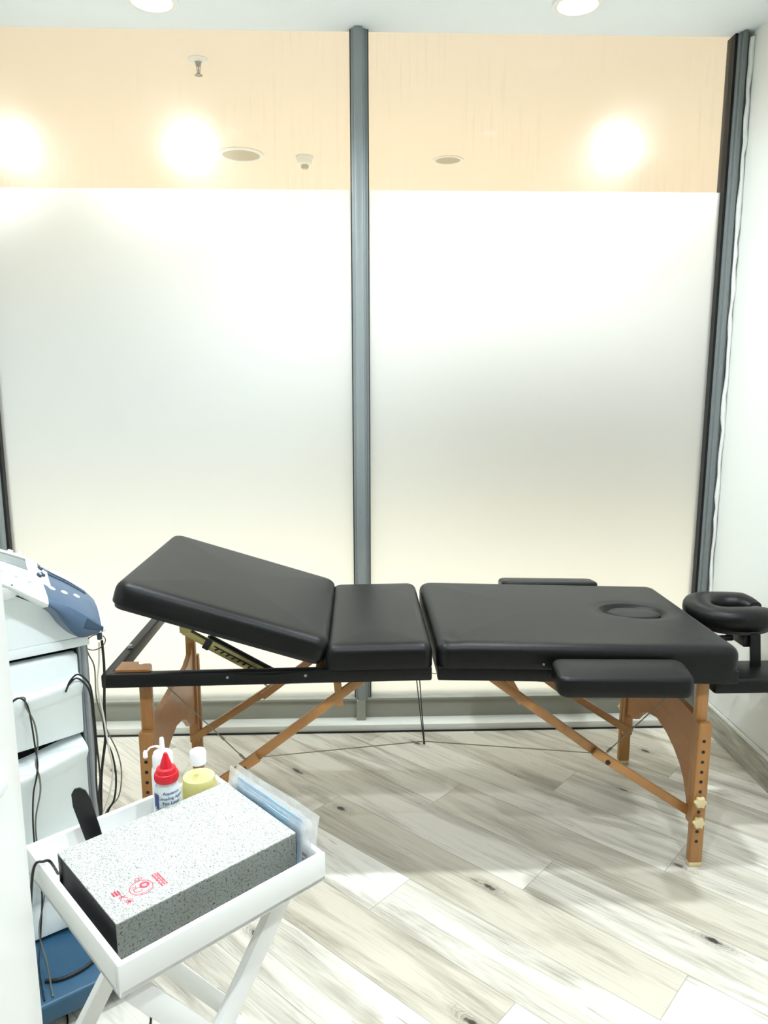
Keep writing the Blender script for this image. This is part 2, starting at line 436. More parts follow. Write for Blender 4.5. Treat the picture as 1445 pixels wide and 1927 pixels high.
def empty(name, loc, label, cat, group=None, rz=0):
    o = bpy.data.objects.new(name, None); C.objects.link(o); o.location = loc; o.rotation_euler = (0, 0, rz)
    o.empty_display_size = .05
    return tag(o, label, cat, group)
def struct(o, label=None): return tag(o, label, None, None, 'structure')
def copy_tree(o, parent=None):
    c = o.copy(); C.objects.link(c)
    if parent is not None: c.parent = parent
    for ch in list(o.children): copy_tree(ch, c)
    return c
def lamp(name, loc, watts, col, size, parent, spread=180):
    d = bpy.data.lights.new(name, 'AREA'); d.shape = 'DISK'; d.size = size; d.energy = watts; d.color = col
    d.spread = math.radians(spread)
    o = bpy.data.objects.new(name, d); C.objects.link(o); o.parent = parent; o.location = loc
    return o

# ================================================================== THE SETTING
YW, XR, ZC = 2.99, 1.465, 2.72
b = MB(); b.box((-1.6, -1.6, -.05), (XR+.1, YW+.06, 0)); struct(b.build('floor', M_floor, smooth=False), 'whitewashed oak plank floor laid diagonally')
b = MB(); b.box((-1.6, -1.6, ZC), (XR+.1, YW+.02, ZC+.3)); struct(b.build('ceiling', M_ceil, smooth=False), 'plain white ceiling above the window')
b = MB(); b.box((XR, -1.6, 0), (XR+.1, YW+.09, ZC)); struct(b.build('wall_right', M_wall, smooth=False), 'white painted wall right of the window')
b = MB(); b.box((-1.6, -1.6, 0), (-1.5, YW+.09, ZC)); struct(b.build('wall_left', M_wall, smooth=False), 'white wall left of the window')
b = MB(); b.box((-1.5, -1.6, 0), (XR, -1.5, ZC)); struct(b.build('wall_back', plain('darkened back wall', srgb(92, 90, 86), .6, var=.02), smooth=False), 'unseen wall behind the viewer, dark to dim reflections')  # unseen wall, darkened so the vinyl sides reflect less
# wall end beside the doorway, close on the left
b = MB(); b.box((-1.5, .80, 0), (-.4985, .9, ZC)); struct(b.build('wall_front', M_wall, smooth=False), 'white partition beside the doorway')
b = MB(); b.box((-.4955, .79, 0), (-.441, .905, ZC), .0025); jamb = struct(b.build('trim_1', M_white), 'white door jamb at the left edge')
b = MB(); b.box((-.470, .784, .925), (-.4955-.012, .7905, 1.0), .002); b.box((-.452, .785, .955), (-.4475, .791, .96), .001)
b.build('strike_plate', M_plasticw, jamb)
b = MB(); b.box((-.5055, .7825, .962), (-.489, .785, .985), .001); b.build('latch_hole', M_black, jamb)
b = MB()
b.box((-.4425, .80, .958), (-.4335, .86, .983), .003); b.box((-.443, .81, .983), (-.439, .85, .994), .0015)
b.build('latch_lip', M_plasticw, jamb)

# right skirting
b = MB()
b.prism([(XR, 0), (XR-.016, 0), (XR-.016, .098), (XR-.010, .108), (XR-.008, .118), (XR, .122)], 'y', -1.5, YW-.06)
bs = struct(b.build('baseboard_right', M_skirt, smooth=False), 'grey oak skirting board along the right wall')
b = MB(); b.box((XR-.0165, -1.5, .110), (XR-.004, YW-.06, .1235), .003); b.build('top_bead', M_kerb, bs)
# kerb and sill below the glass
b = MB(); b.box((-1.5, YW-.075, 0), (XR, YW, .034), .004); struct(b.build('trim_2', M_kerb), 'pale kerb strip under the window sill')
b = MB(); b.box((-1.5, YW-.079, 0.0005), (XR, YW-.075, .007)); struct(b.build('trim_3', M_gasket, smooth=False), 'dark joint between floor and kerb')

# window frame
b = MB()
b.box((-1.5, YW-.004, .034), (1.45, YW+.07, .118), .003)
b.box((-1.5, YW-.012, .112), (1.45, YW+.07, .124), .003)
struct(b.build('window_1', M_sill), 'olive grey metal sill rail along the bottom of the window')
b = MB()
b.box((-.022, YW-.004, .118), (.041, YW+.07, ZC), .002)
fr = struct(b.build('window_2', M_aludark), 'grey aluminium mullion between the two window panes')
b = MB(); b.box((-.010, YW-.03, .12), (.022, YW+.0, ZC), .003); b.box((-.020, YW-.012, .12), (.030, YW, ZC), .002); b.build('cover_strip', M_alu, fr)
b = MB(); b.box((-.018, YW-.034, .030), (.020, YW-.012, .121), .002); b.build('foot_cap', M_sill, fr)
b = MB(); b.box((-.0255, YW-.002, .124), (-.0215, YW+.05, ZC)); b.box((.0405, YW-.002, .124), (.0445, YW+.05, ZC)); b.build('gasket', M_gasket, fr, smooth=False)
b = MB(); b.box((1.416, YW-.03, .124), (1.452, YW+.07, ZC), .003); b.box((1.424, YW-.042, .124), (1.440, YW-.02, ZC), .002)
fr = struct(b.build('window_3', M_aludark), 'grey aluminium frame at the right edge of the window')
b = MB(); b.box((1.406, YW-.012, .124), (1.4165, YW+.05, ZC)); b.build('gasket', M_gasket, fr, smooth=False)
b = MB()   # ragged sealant bead between frame and wall
pts = [(1.4565+random.uniform(-.003, .003), YW-.040+random.uniform(-.004, .004), .13+i*.045) for i in range(58)]
b.tube(pts, [.0075+random.uniform(-.002, .003) for _ in pts], 8); b.build('sealant_bead', M_caulk, fr)
b = MB(); b.box((-1.5, YW-.02, .124), (-1.424, YW+.07, ZC), .003); b.box((-1.47, YW-.032, .124), (-1.44, YW-.01, ZC), .002)
fr = struct(b.build('window_4', M_alu), 'grey aluminium frame at the left edge of the window')
b = MB(); b.box((-1.4245, YW-.006, .124), (-1.414, YW+.05, ZC)); b.build('gasket', M_gasket, fr, smooth=False)
ZF = 2.169
for i, (xa, xb, nm) in enumerate(((-1.43, -.021, 'left'), (.04, 1.42, 'right'))):
    b = MB(); b.box((xa, YW+.02, .10), (xb, YW+.028, ZC+.05))
    g = struct(b.build('window_%d' % (5+i), M_glass, smooth=False), '%s glass pane with frosted film below a clear strip' % nm)
    b = MB(); b.quad([(xa+.003, YW+.0185, .118), (xb-.003, YW+.0185, .118), (xb-.003, YW+.0185, ZF), (xa+.003, YW+.0185, ZF)])
    b.build('frosted_film', M_film, g, smooth=False)

# ------------------------------------------------------------------ corridor beyond the glass
ZK = 2.9
b = MB(); b.box((-7, YW+.07, -.05), (7, 10.1, 0)); struct(b.build('corridor_floor', M_corrfloor, smooth=False), 'cream floor of the corridor outside')
b = MB(); b.box((-7, YW+.08, ZK), (7, 10.1, ZK+.1)); struct(b.build('corridor_ceiling', M_corrceil, smooth=False), 'warm white ceiling of the corridor outside')
b = MB(); b.box((-7, 10, 0), (7, 10.1, ZK))
b.box((-7.1, YW+.07, 0), (-7, 10.1, ZK)); b.box((7, YW+.07, 0), (7.1, 10.1, ZK))
struct(b.build('corridor_wall', M_corrwall, smooth=False), 'far grey shopfront wall across the corridor')
b = MB(); b.box((-7, YW+.08, ZC+.02), (-1.5, YW+.12, ZK)); b.box((-7, YW+.08, 0), (-1.6, YW+.12, ZC+.02)); b.box((XR+.1, YW+.08, 0), (7, YW+.12, ZK))
struct(b.build('corridor_wall', M_corrwall, smooth=False), 'corridor side of the shop wall')

def downlight(name, loc, label, lit, watts, col, group, r=.055, strength=60, spread=150):
    t = empty(name, loc, label, 'ceiling light', group)
    b = MB(); b.lathe([(r+.018, 0), (r+.018, -.004), (r+.010, -.007), (r, -.006), (r-.006, .0)], (0, 0, 0), 40, cap=False); b.build('trim_ring', M_plasticw, t, local=True)
    b = MB(); b.lathe([(r-.003, -.002), (.001, -.0025)], (0, 0, 0), 32)
    b.build('lens', emit('lens glow', col, strength) if lit else M_grille, t, local=True)
    if lit: lamp('lamp', (0, 0, -.012), watts, col, r*1.8, t, spread)
    return t
for k, (x, y) in enumerate(((-.69, 2.80), (.757, 2.78))):
    downlight('downlight', (x, y, ZC-.0005), '%s of the two bright downlights in the ceiling next to the window' % ('left', 'right')[k], True, WINDOW_ROW_W, ROOM_COL, 'downlights next to the window', .068, strength=25)
for x, y in ((.70, 1.93), (-.62, 1.93), (.75, .45), (-.15, .45)):
    downlight('downlight', (x, y, ZC-.0005), 'recessed room downlight in the ceiling above the massage table and tray', True, ROOM_W*(1.12 if y > 1 else 1.0), ROOM_COL, 'room downlights overhead', strength=18)
k_ = 1.45/1.55*.967
for x, y, l in ((-2.08, 4.93, 'leftmost bright downlight beyond the clear glass, at the left edge'), (-1.02, 4.93, 'bright downlight beyond the clear glass, left of the round speaker'), (1.60, 4.86, 'bright downlight beyond the right clear pane')):
    downlight('corridor_downlight', (x, y, ZK-.0005), l, True, CORR_W, CORR_COL, 'lit corridor downlights', .07, 160)
for x, y in ((0.6, 7.6), (-2.6, 7.8), (3.6, 7.4), (3.9, 4.6), (-4.4, 5.0), (-5.5, 8), (5.8, 6.6)):  # lamps out of clear view, added to light the corridor
    downlight('corridor_downlight', (x, y, ZK-.0005), 'added corridor downlight further along outside the glass', True, CORR_W, CORR_COL, 'added corridor downlights', .06, 20)
k = .97
t = downlight('corridor_downlight', (.632*.955, 5.508*.955, ZK-.0005), 'small unlit downlight seen through the right clear pane', False, 0, CORR_COL, None, .085)
t = empty('ceiling_speaker', (-.785*.955, 5.406*.955, ZK), 'round perforated ceiling speaker seen through the left clear pane', 'speaker')
b = MB(); b.lathe([(.145, 0), (.147, -.006), (.138, -.014), (.122, -.012), (.118, -.004)], (0, 0, 0), 48, cap=False); b.build('rim', M_plasticw, t, local=True)
b = MB(); b.lathe([(.12, -.008), (.08, -.010), (.001, -.011)], (0, 0, 0), 48); b.build('grille', M_grille, t, local=True)
t = empty('smoke_detector', (-.359*.955, 5.453*.955, ZK), 'small white smoke detector on the corridor ceiling', 'smoke detector')
b = MB(); b.lathe([(.058, 0), (.058, -.012), (.050, -.02), (.046, -.045), (.036, -.052), (.001, -.054)], (0, 0, 0), 36); b.build('body', M_plasticw, t, local=True)
b = MB(); b.lathe([(.024, -.05), (.026, -.066), (.020, -.076), (.001, -.078)], (0, 0, 0), 24); b.build('sensor_cap', M_grille, t, local=True)
t = empty('fire_sprinkler', (-.757*.955, 3.906*.955, ZK), 'pendent fire sprinkler on the corridor ceiling', 'sprinkler')
b = MB(); b.lathe([(.045, 0), (.045, -.004), (.034, -.009), (.016, -.012), (.014, 0)], (0, 0, 0), 32); b.build('escutcheon', M_plasticw, t, local=True)
b = MB(); b.lathe([(.013, 0), (.013, -.022), (.008, -.03)], (0, 0, 0), 16)
b.bar((.009, 0, -.024), (.005, 0, -.062), .003, .004); b.bar((-.009, 0, -.024), (-.005, 0, -.062), .003, .004); b.lathe([(.002, -.03), (.004, -.045), (.002, -.06)], (0, 0, 0), 10)
b.build('nozzle', M_sprk, t, local=True)
b = MB(); b.lathe([(.006, -.058), (.018, -.066), (.018, -.068), (.001, -.070)], (0, 0, 0), 20); b.build('deflector', M_sprk, t, local=True)
# invented panels opposite: glowing ones brighten the film's blur, the dark one greys it
LITW = emit('glow panel', (1, .985, .94), 2.8)  # glow added to whiten the upper middle of the film
LITC = emit('glow panel cool', (.86, .95, .95), .5)
for x0, x1, z0, z1, m, nm, lb in ((-1.6, 4.2, 2.3, 2.86, LITW, 'added_light_panel', 'long glowing panel added across the corridor to whiten the film'),
                              (-6.5, -.2, .5, 2.1, LITC, 'added_glow_panel', 'glow panel added across the corridor to brighten the film, left'),
                              (4.6, 6.8, .5, 2.0, LITC, 'added_glow_panel', 'glow panel added across the corridor to brighten the film, right')):
    t = empty(nm, ((x0+x1)/2, 9.98, z0), lb, 'added panel')
    b = MB(); b.box((x0, 9.95, z0), (x1, 9.99, z1)); b.build('lit_face', m, t, smooth=False)
    b = MB(); b.box((x0-.06, 9.94, z0-.06), (x1+.06, 10, z0)); b.box((x0-.06, 9.94, z1), (x1+.06, 10, min(z1+.06, ZK-.001))); b.build('frame', M_alu, t, smooth=False)
t = empty('added_dark_panel', (2.6, 9.98, 0), 'dark panel added across the corridor to grey the right pane', 'added panel')  # dark panel added to grey the blur in the right film
b = MB(); b.box((.9, 9.9, .2), (4.4, 9.99, 2.2), .01); b.build('panel', M_corrdark, t)
b = MB(); b.box((.85, 9.88, 0.001), (4.45, 9.99, .2), .01); b.build('plinth', M_corrdark, t)

# ================================================================== MASSAGE TABLE
X0, XF, X1, YN, YF = -.725, .210, 1.092, 1.985, 2.655
YC = (YN+YF)/2
def zb(x): return .614 + (x-XF)*(.011 if x < XF else -.030)
tab = empty('massage_table', (.2, YC, 0), 'black padded portable massage table on beech legs in front of the window', 'massage table')
def tilt(p): return Vector((p.x, p.y, p.z + zb(p.x)))
HX, HY, HA, HB = .898, 2.325, .112, .078
def torso_def(p):
    q = tilt(p)
    if p.z > .09:
        e = math.sqrt(((p.x-HX)/HA)**2 + (abs(p.y-HY)/HB)**2)
        q.z -= .020*max(0, 1-max(0, (e-.80)/.22)) + .004*math.exp(-((e-1.05)/.2)**2)
    # pulled crease by the near inner corner
    d = math.hypot((p.x-.262)/.02, (p.y-2.03)/.045); q.z -= .003*math.exp(-d*d)
    return q
b = MB(); b.pad((XF+.006+X1)/2, YC, (X1-XF-.006)/2, (YF-YN)/2, .035, .038, .112, .030, .006, .0065, 70, torso_def); b.build('torso_cushion', M_leather, tab)
b = MB()
b.pad(HX, HY, HA*.80, HB*.76, .05, .085, .108, .012, .003, .01, 8, None)
for v in b.bm.verts:
    # pointed oval plan
    dx, dy = (v.co.x-HX)/(HA*.80), (v.co.y-HY)/(HB*.76)
    v.co.y = HY + dy*HB*.76*math.sqrt(max(.02, 1-.86*dx*dx)); v.co = tilt(v.co)
b.build('face_hole_plug', M_leather, tab)
b = MB(); b.pad((XF-.006-.103)/2, YC, (XF-.006+.103)/2, (YF-YN)/2, .028, .038, .110, .030, .003, .015, 26, tilt); b.build('seat_cushion', M_leather, tab)
# frames under the cushions
def rails(xa, xb, name, far=True, ends=(1, 1)):
    b = MB(); h = .041
    def rail(p, q, d, side):
        b.bar((p[0], p[1], zb(p[0])+h/2), (q[0], q[1], zb(q[0])+h/2), h, d, side, .006)
    rail((xa, YN+.018), (xb, YN+.018), .030, (0, 1, 0)); rail((xa, YF-.018), (xb, YF-.018), .030, (0, 1, 0))
    if ends[0]: rail((xa+.016, YN+.004), (xa+.016, YF-.004), .030, (1, 0, 0))
    if ends[1]: rail((xb-.016, YN+.004), (xb-.016, YF-.004), .030, (1, 0, 0))
    return b.build(name, M_leather, tab)
rails(XF+.008, X1-.004, 'torso_frame')
fL = rails(X0, XF-.008, 'backrest_frame')
b = MB(); b.box((-.13, YN+.03, zb(-.1)+.002), (-.09, YF-.03, zb(-.1)+.03), .004); b.box((.05, YN+.03, zb(.05)+.002), (.09, YF-.03, zb(.05)+.03), .004)
b.build('cross_rail', M_beechd, tab)
# carry handle with its two screws
b = MB()
b.loop_faces([[(x, YN+.0025-.0035*math.sin((x+.375)/.22*PI), zb(x)+.028+dz-.006*math.sin((x+.375)/.22*PI)) for dz in (-.011, .011)] for x in [-.385+.24*i/16 for i in range(17)]], False, False)
b.loop_faces([[(x, YN+.0005-.0035*math.sin((x+.375)/.22*PI), zb(x)+.028+dz-.006*math.sin((x+.375)/.22*PI)) for dz in (-.011, .011)] for x in [-.385+.24*i/16 for i in range(17)]], False, False)
h = b.build('carry_handle', M_leather, fL)
for x in (-.373, -.155):
    b = MB(); b.lathe([(.0042, 0), (.0038, .002), (.0015, .003), (.0012, .0015)], (x, YN+.001, zb(x)+.026), 16, axis=(0, -1, 0)); b.build('screw', M_silver, tab)
for x in (.518,):
    b = MB(); b.lathe([(.0038, 0), (.003, .004)], (x, YN+.001, zb(x)+.055), 14, axis=(0, -1, 0)); b.build('screw', M_silver, tab)
# raised backrest
ang = math.radians(17.4); HXX, HZ = -.106, .664
def back_def(p):   # p.x runs 0..-.615 from the hinge, p.z from 0 up
    c, s = math.cos(ang), math.sin(ang)
    return Vector((HXX + p.x*c + p.z*s, p.y, HZ - p.x*s + p.z*c))
b = MB(); b.pad(-.306, YC, .306, (YF-YN)/2, .035, 0.008, .074, .030, .006, .02, 36, back_def); b.build('backrest_cushion', M_leather, tab)
b = MB(); b.pad(-.306, YC, .298, (YF-YN)/2-.008, .03, -.006, .010, .004, 0, .1, 8, back_def); b.build('backrest_board', M_black, tab)
# ratchet props under the backrest, one each side
for yy in (YN+.085, YF-.085):
    a, c = Vector((-.497, yy, .738)), Vector((-.255, yy, zb(-.3)-.012)); dr = (c-a).normalized(); nz = Vector((-dr.z, 0, dr.x))
    b = MB(); b.bar(a+dr*.055, c, .030, .016, (0, 1, 0), .002); b.bar(a+dr*.055-nz*0+nz*.017, c+nz*.017, .004, .022, (0, 1, 0), .001)
    pr = b.build('ratchet_prop', M_brass, tab)
    b = MB(); b.box((a.x-.020, yy-.018, a.z+.004), (a.x+.012, yy+.018, HZ+(-a.x+HXX)*math.tan(ang)+.004), .003); b.bar(a-dr*.015, a+dr*.07, .020, .022, (0, 1, 0), .003); b.build('bracket', M_brass, pr)
    b = MB(); b.bar(a+dr*.055, a+dr*.075, .034, .026, (0, 1, 0), .003); b.bar(a+dr*.06+nz*.020, c+nz*.020, .005, .026, (0, 1, 0), .001); b.build('black_end_cap', M_black, pr)
    b = MB()
    for i in range(8):
        q = a+dr*(.095+.018*i)+Vector((0, -.0085, 0)); b.bar(q-nz*.006-dr*.003, q+nz*.003+dr*.005, .005, .003, (0, 1, 0), .0005)
    b.bar(a+dr*.085+nz*.004+Vector((0, -.0085, 0)), a+dr*.24+nz*.004+Vector((0, -.0085, 0)), .004, .002, (0, 1, 0), .0005)
    b.build('ratchet_slot', M_hole, pr)

def leg_set(xl, sgn):
    """one end of the table: two legs with extensions, plywood arch between them, folding braces, cables"""
    for s, yu, ye in ((-1, 2.041, 2.015), (1, 2.604, 2.630)):
        b = MB(); b.box((xl-.018, yu-.0125, .13), (xl+.016, yu+.0125, zb(xl)+.004), .004); lg = b.build('leg', M_beech, tab)
        b = MB(); b.box((xl-.020, ye-.0125, .012), (xl+.021, ye+.0125, .462), .005, 3)
        b.mi = 1
        for z in (.408, .374, .342, .31, .279, .247, .181, .117, .085): b.lathe([(.0052, -.002), (.0052, .0006), (.0005, .0007)], (xl-.002, ye+s*.0125, z), 14, axis=(0, s, 0))
        ex = b.build('leg_extension', [M_beech, M_hole], lg)
        b = MB(); b.box((xl-.019, ye-.0135, 0.0), (xl+.020, ye+.0135, .014), .003); b.build('rubber_foot', M_knob, lg)
        for z in (.219, .153):
            b = MB(); ct = Vector((xl-.004, ye+s*.0125, z)); loops = []
            for d, k in ((0, .55), (.004, .9), (.007, 1), (.014, 1), (.017, .9), (.018, .6)):
                loops.append([ct+Vector((math.cos(2*PI*i/48)*k*(.0165+.0022*math.cos(6*2*PI*i/48)), s*d, math.sin(2*PI*i/48)*k*(.0165+.0022*math.cos(6*2*PI*i/48)))) for i in range(48)])
            b.loop_faces(loops); b.build('knob', M_knob, lg)
    top = [(2.052, .462), (2.08, .464), (2.14, .466), (2.22, .466), (2.32, .470), (2.42, .466), (2.50, .466), (2.56, .485), (2.593, .520)]
    bot = [(2.593, .20), (2.575, .222), (2.555, .232), (2.535, .226), (2.51, .236), (2.48, .265), (2.44, .295), (2.40, .314), (2.32, .331), (2.24, .318), (2.18, .296), (2.13, .266), (2.10, .236), (2.075, .19), (2.06, .15), (2.052, .14)]
    b = MB(); b.prism(top+bot, 'x', xl-.010, xl+.008); b.build('arch_panel', M_ply, tab, angle=25)
    for s, yb, yl in ((-1, 2.066, 2.050), (1, 2.579, 2.595)):
        bx = lambda d: xl - sgn*d        # distance in from the leg towards the table middle
        b = MB(); b.bar((bx(.650), yb, zb(bx(.65))+.003), (bx(.265), yb, .322), .027, .016, (0, 1, 0), .003, .012); br = b.build('brace', M_beechd, tab)
        b = MB(); b.bar((bx(.300), yl, .350), (bx(.0), yl, .150), .027, .015, (0, 1, 0), .003, .014); b.build('brace', M_beechd, tab)
        b = MB(); b.bar((bx(.575 if sgn > 0 else .545), yb+.0*s, zb(xl)), (bx(.530 if sgn > 0 else .555), yb, .508), .022, .014, (0, 1, 0), .003); b.build('strut', M_beechd, tab)
        b = MB(); b.lathe([(.0075, -.002), (.0075, .003), (.004, .004)], (bx(.270), yl+s*.0075, .325), 16, axis=(0, s, 0)); b.build('pivot_bolt', M_hole, br)
        b = MB(); b.lathe([(.0075, -.002), (.0075, .003), (.004, .004)], (bx(-.008), yl+s*.0075, .144), 16, axis=(0, s, 0)); b.build('pivot_bolt', M_hole, br)
        j = Vector((bx(.272), yb+s*.012, .350))
        b = MB(); b.tube([j, (bx(.035), yb+s*.008, zb(xl)-.004)], .0018, 8); b.build('steel_cable', M_steel, tab)
        b = MB(); dr = (Vector((bx(.035), yb+s*.008, zb(xl)-.004))-j).normalized()
        b.tube([j+dr*.004, j+dr*.022], .0040, 8); b.build('cable_crimp', M_steel, tab)
        if sgn < 0: b = MB(); b.tube([j+dr*.085, j+dr*.097], .0035, 8); b.build('cable_crimp', M_steel, tab)
leg_set(1.008, 1); leg_set(-.616, -1)
for yy, s in ((2.054, -1), (2.591, 1)):
    b = MB(); b.tube([(-.344, yy, .352), (.186, yy, .397), (.736, yy, .346)], .0016, 8); b.build('steel_cable', M_steel, tab)
    b = MB(); b.tube([(.160, yy, .620), (.172, yy, .51), (.186, yy, .394)], .0016, 8); b.tube([(.170, yy, .620), (.178, yy, .51), (.188, yy, .392)], .0016, 8)
    b.lathe([(.001, -.006), (.0035, -.002), (.0035, .004), (.001, .008)], (.187, yy, .392), 10); b.build('cord', M_cable, tab)
b = MB()  # plywood tops of the leg set showing inside the open frame
b.prism([(-.690, 2.006), (-.690, 2.070), (-.642, 2.070), (-.642, 2.050), (-.628, 2.048), (-.622, 2.054), (-.604, 2.054), (-.596, 2.040), (-.596, 2.006)], 'z', .617, .652); b.build('leg_block', M_ply, tab)
b = MB(); b.lathe([(.008, -.003), (.007, .006), (.002, .008)], (-.705, 2.2, .650), 14); b.build('bolt', M_silver, tab)
# side armrests
for nm, xa, xb, ya, yb_, z0, z1, dz in (('near', .532, .908, 1.868, 1.975, .602, .660, .022), ('far', .530, .895, 2.665, 2.775, .650, .712, -.012)):
    def adef(p, ya=ya, yb_=yb_, dz=dz, z0=z0): return Vector((p.x, p.y, p.z + (p.y-ya)/(yb_-ya)*dz - (p.x-.72)*.02))
    b = MB(); b.pad((xa+xb)/2, (ya+yb_)/2, (xb-xa)/2, (yb_-ya)/2, .028, z0, z1, .012, .003, .012, 12, adef, .012); ar = b.build('armrest', M_leather, tab)
    ym = YN+.002 if nm == 'near' else YF-.002
    b = MB(); b.box((xa+.12, min(ym, (ya+yb_)/2), z0-.004), (xb-.12, max(ym, (ya+yb_)/2), z0+.006), .003); b.build('bracket', M_black, ar)
# face cradle
cr = empty('face_cradle', (1.25, 2.38, .60), 'black horseshoe face cradle at the right end of the massage table', 'head rest')
CX, CY = 1.268, 2.42
b = MB(); loops = []
nk = 40
for i in range(nk+1):
    t = math.radians(12 + 336*i/nk) ; R = .101
    taper = .55+.45*min(1, min(i, nk-i)/4)
    o = Vector((CX + R*1.02*math.cos(t), CY + R*math.sin(t), .672 + .003*math.sin(3*t))); rad = Vector((math.cos(t), math.sin(t), 0))
    loops.append([o + rad*(.049*taper*math.copysign(abs(math.cos(q))**.75, math.cos(q))) + Vector((0, 0, .038*taper*math.copysign(abs(math.sin(q))**.8, math.sin(q)))) for q in [2*PI*k/18 for k in range(18)]])
b.loop_faces(loops); b.build('cushion', M_leather, cr)
b = MB()
b.lathe([(.125, .626), (.132, .630), (.132, .640), (.10, .643)], (CX, CY, 0), 40)
b.build('platform', M_black, cr)
b = MB()
for yy in (CY-.075, CY+.075): b.bar((X1+.004, yy, .598), (CX-.02, yy, .602), .018, .016, (0, 1, 0), .004)
b.bar((CX+.012, CY-.12, .606), (CX+.012, CY+.12, .606), .034, .044, (0, 0, 1), .004)
b.build('support_arm', M_black, cr)
b = MB(); b.box((X1+.012, 2.16, .482), (XR-.03, 2.33, .530), .012, 3); b.build('arm_shelf', M_leather, cr)
b = MB(); b.bar((1.292, 2.27, .52), (1.292, 2.29, .632), .034, .010, (0, 1, 0), .002); b.build('strap', M_leather, cr)
b = MB(); b.bar((X1+.006, 2.2, .575), (X1+.035, 2.2, .515), .012, .09, (0, 1, 0), .002); b.build('strap', M_leather, cr)

# ================================================================== TRAY TABLE
A = Vector((-.361, .977, 0)); eS = Vector((.7491, .6625, 0)); eD = Vector((-.6656, .7463, 0))
ANG = math.atan2(eS.y, eS.x)
TS, TD, TZ = .393, .402, .600
tray = empty('tray_table', A, 'white folding butler tray table with crossed legs at the lower left', 'side table', rz=ANG)
wt = .011
b = MB()
b.box((0, 0, .545), (TS, TD, .556), .002)
b.build('tray_base', M_white, tray, local=True)
for lo, hi in (((0, 0, .545), (TS, wt, TZ)), ((0, TD-wt, .545), (TS, TD, TZ)), ((0, wt, .545), (wt, TD-wt, TZ)), ((TS-wt, wt, .545), (TS, TD-wt, TZ))):
    b = MB(); b.box(lo, hi, .0025); b.build('tray_side', M_white, tray, local=True)
for d0, flip in ((.020, 0), (.362, 0)):
    for sg, oy in ((1, 0), (-1, .0205)):
        b = MB(); s0, s1 = (.030, .400) if sg > 0 else (.325, -.045)
        b.bar((s0, d0+oy, .532), (s1, d0+oy, .008), .036, .018, (0, 1, 0), .002, .008); b.build('leg', M_white, tray, local=True)
    b = MB(); b.lathe([(.006, -.002), (.006, .004), (.003, .005)], (.178, d0-.009, .322), 14, axis=(0, -1, 0)); b.build('pivot_bolt', M_silver, tray, local=True)
for s0, z0 in ((.036, .524), (.318, .524)):
    b = MB(); b.box((s0-.012, .03, z0), (s0+.012, .372, z0+.020), .002); b.build('top_rail', M_white, tray, local=True)
b = MB(); b.bar((.380, .03, .030), (.380, .372, .030), .02, .02, (0, 0, 1), .002); b.bar((-.026, .03, .030), (-.026, .372, .030), .02, .02, (0, 0, 1), .002); b.build('stretcher', M_white, tray, local=True)

# gift box on the tray
bx = empty('storage_box', A + eS*.022 + eD*.050 + Vector((0, 0, .5562)), 'grey linen covered box with red stamp lying on the white tray', 'box', rz=ANG)
BL, BW, BH = .342, .243, .0735
b = MB()
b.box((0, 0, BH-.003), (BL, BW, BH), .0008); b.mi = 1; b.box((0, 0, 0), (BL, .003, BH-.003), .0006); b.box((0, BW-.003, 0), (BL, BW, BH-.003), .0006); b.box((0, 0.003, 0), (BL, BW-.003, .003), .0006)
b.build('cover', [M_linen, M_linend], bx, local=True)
b = MB(); b.box((.004, .0035, .0035), (BL-.001, BW-.0035, BH-.0035), .0008); b.build('inner_tray', M_boxblack, bx, local=True)
# red stamp printed on the lid
def decal_tools():
    b = MB()
    def poly(pts): b.bm.faces.new([b.bm.verts.new((p[0], p[1], BH+.0004)) for p in pts])
    def stroke(p, q, w=.0013):
        p, q = Vector(p), Vector(q); d = (q-p).normalized(); n = Vector((-d.y, d.x))*w/2
        poly([p-n, q-n, q+n, p+n])
    def ring(c, rx, ry, w, a0=0, a1=2*PI, n=40, rot=0):
        pr = None
        for i in range(n+1):
            t = a0+(a1-a0)*i/n; f = lambda k: (c[0]+(rx+k)*math.cos(t)*math.cos(rot)-(ry+k)*math.sin(t)*math.sin(rot), c[1]+(rx+k)*math.cos(t)*math.sin(rot)+(ry+k)*math.sin(t)*math.cos(rot))
            cur = (f(-w/2), f(w/2))
            if pr: poly([pr[0], cur[0], cur[1], pr[1]])
            pr = cur
    return b, poly, stroke, ring
b, poly, stroke, ring = decal_tools()
cx, cy = .066, .053
ring((cx, cy), .0185, .0185, .0014)
ring((cx-.006, cy-.002), .0075, .0055, .0010, .4, 5.6); ring((cx+.007, cy+.003), .006, .006, .0045, 0, 2*PI); ring((cx+.001, cy-.010), .010, .005, .0010, 3.3, 6.0)
ring((cx-.009, cy+.006), .003, .002, .0009); ring((cx+.003, cy+.024), .0035, .0035, .0010); ring((cx+.009, cy+.023), .0025, .0028, .0010); stroke((cx+.004, cy+.0205), (cx+.006, cy+.018), .001)
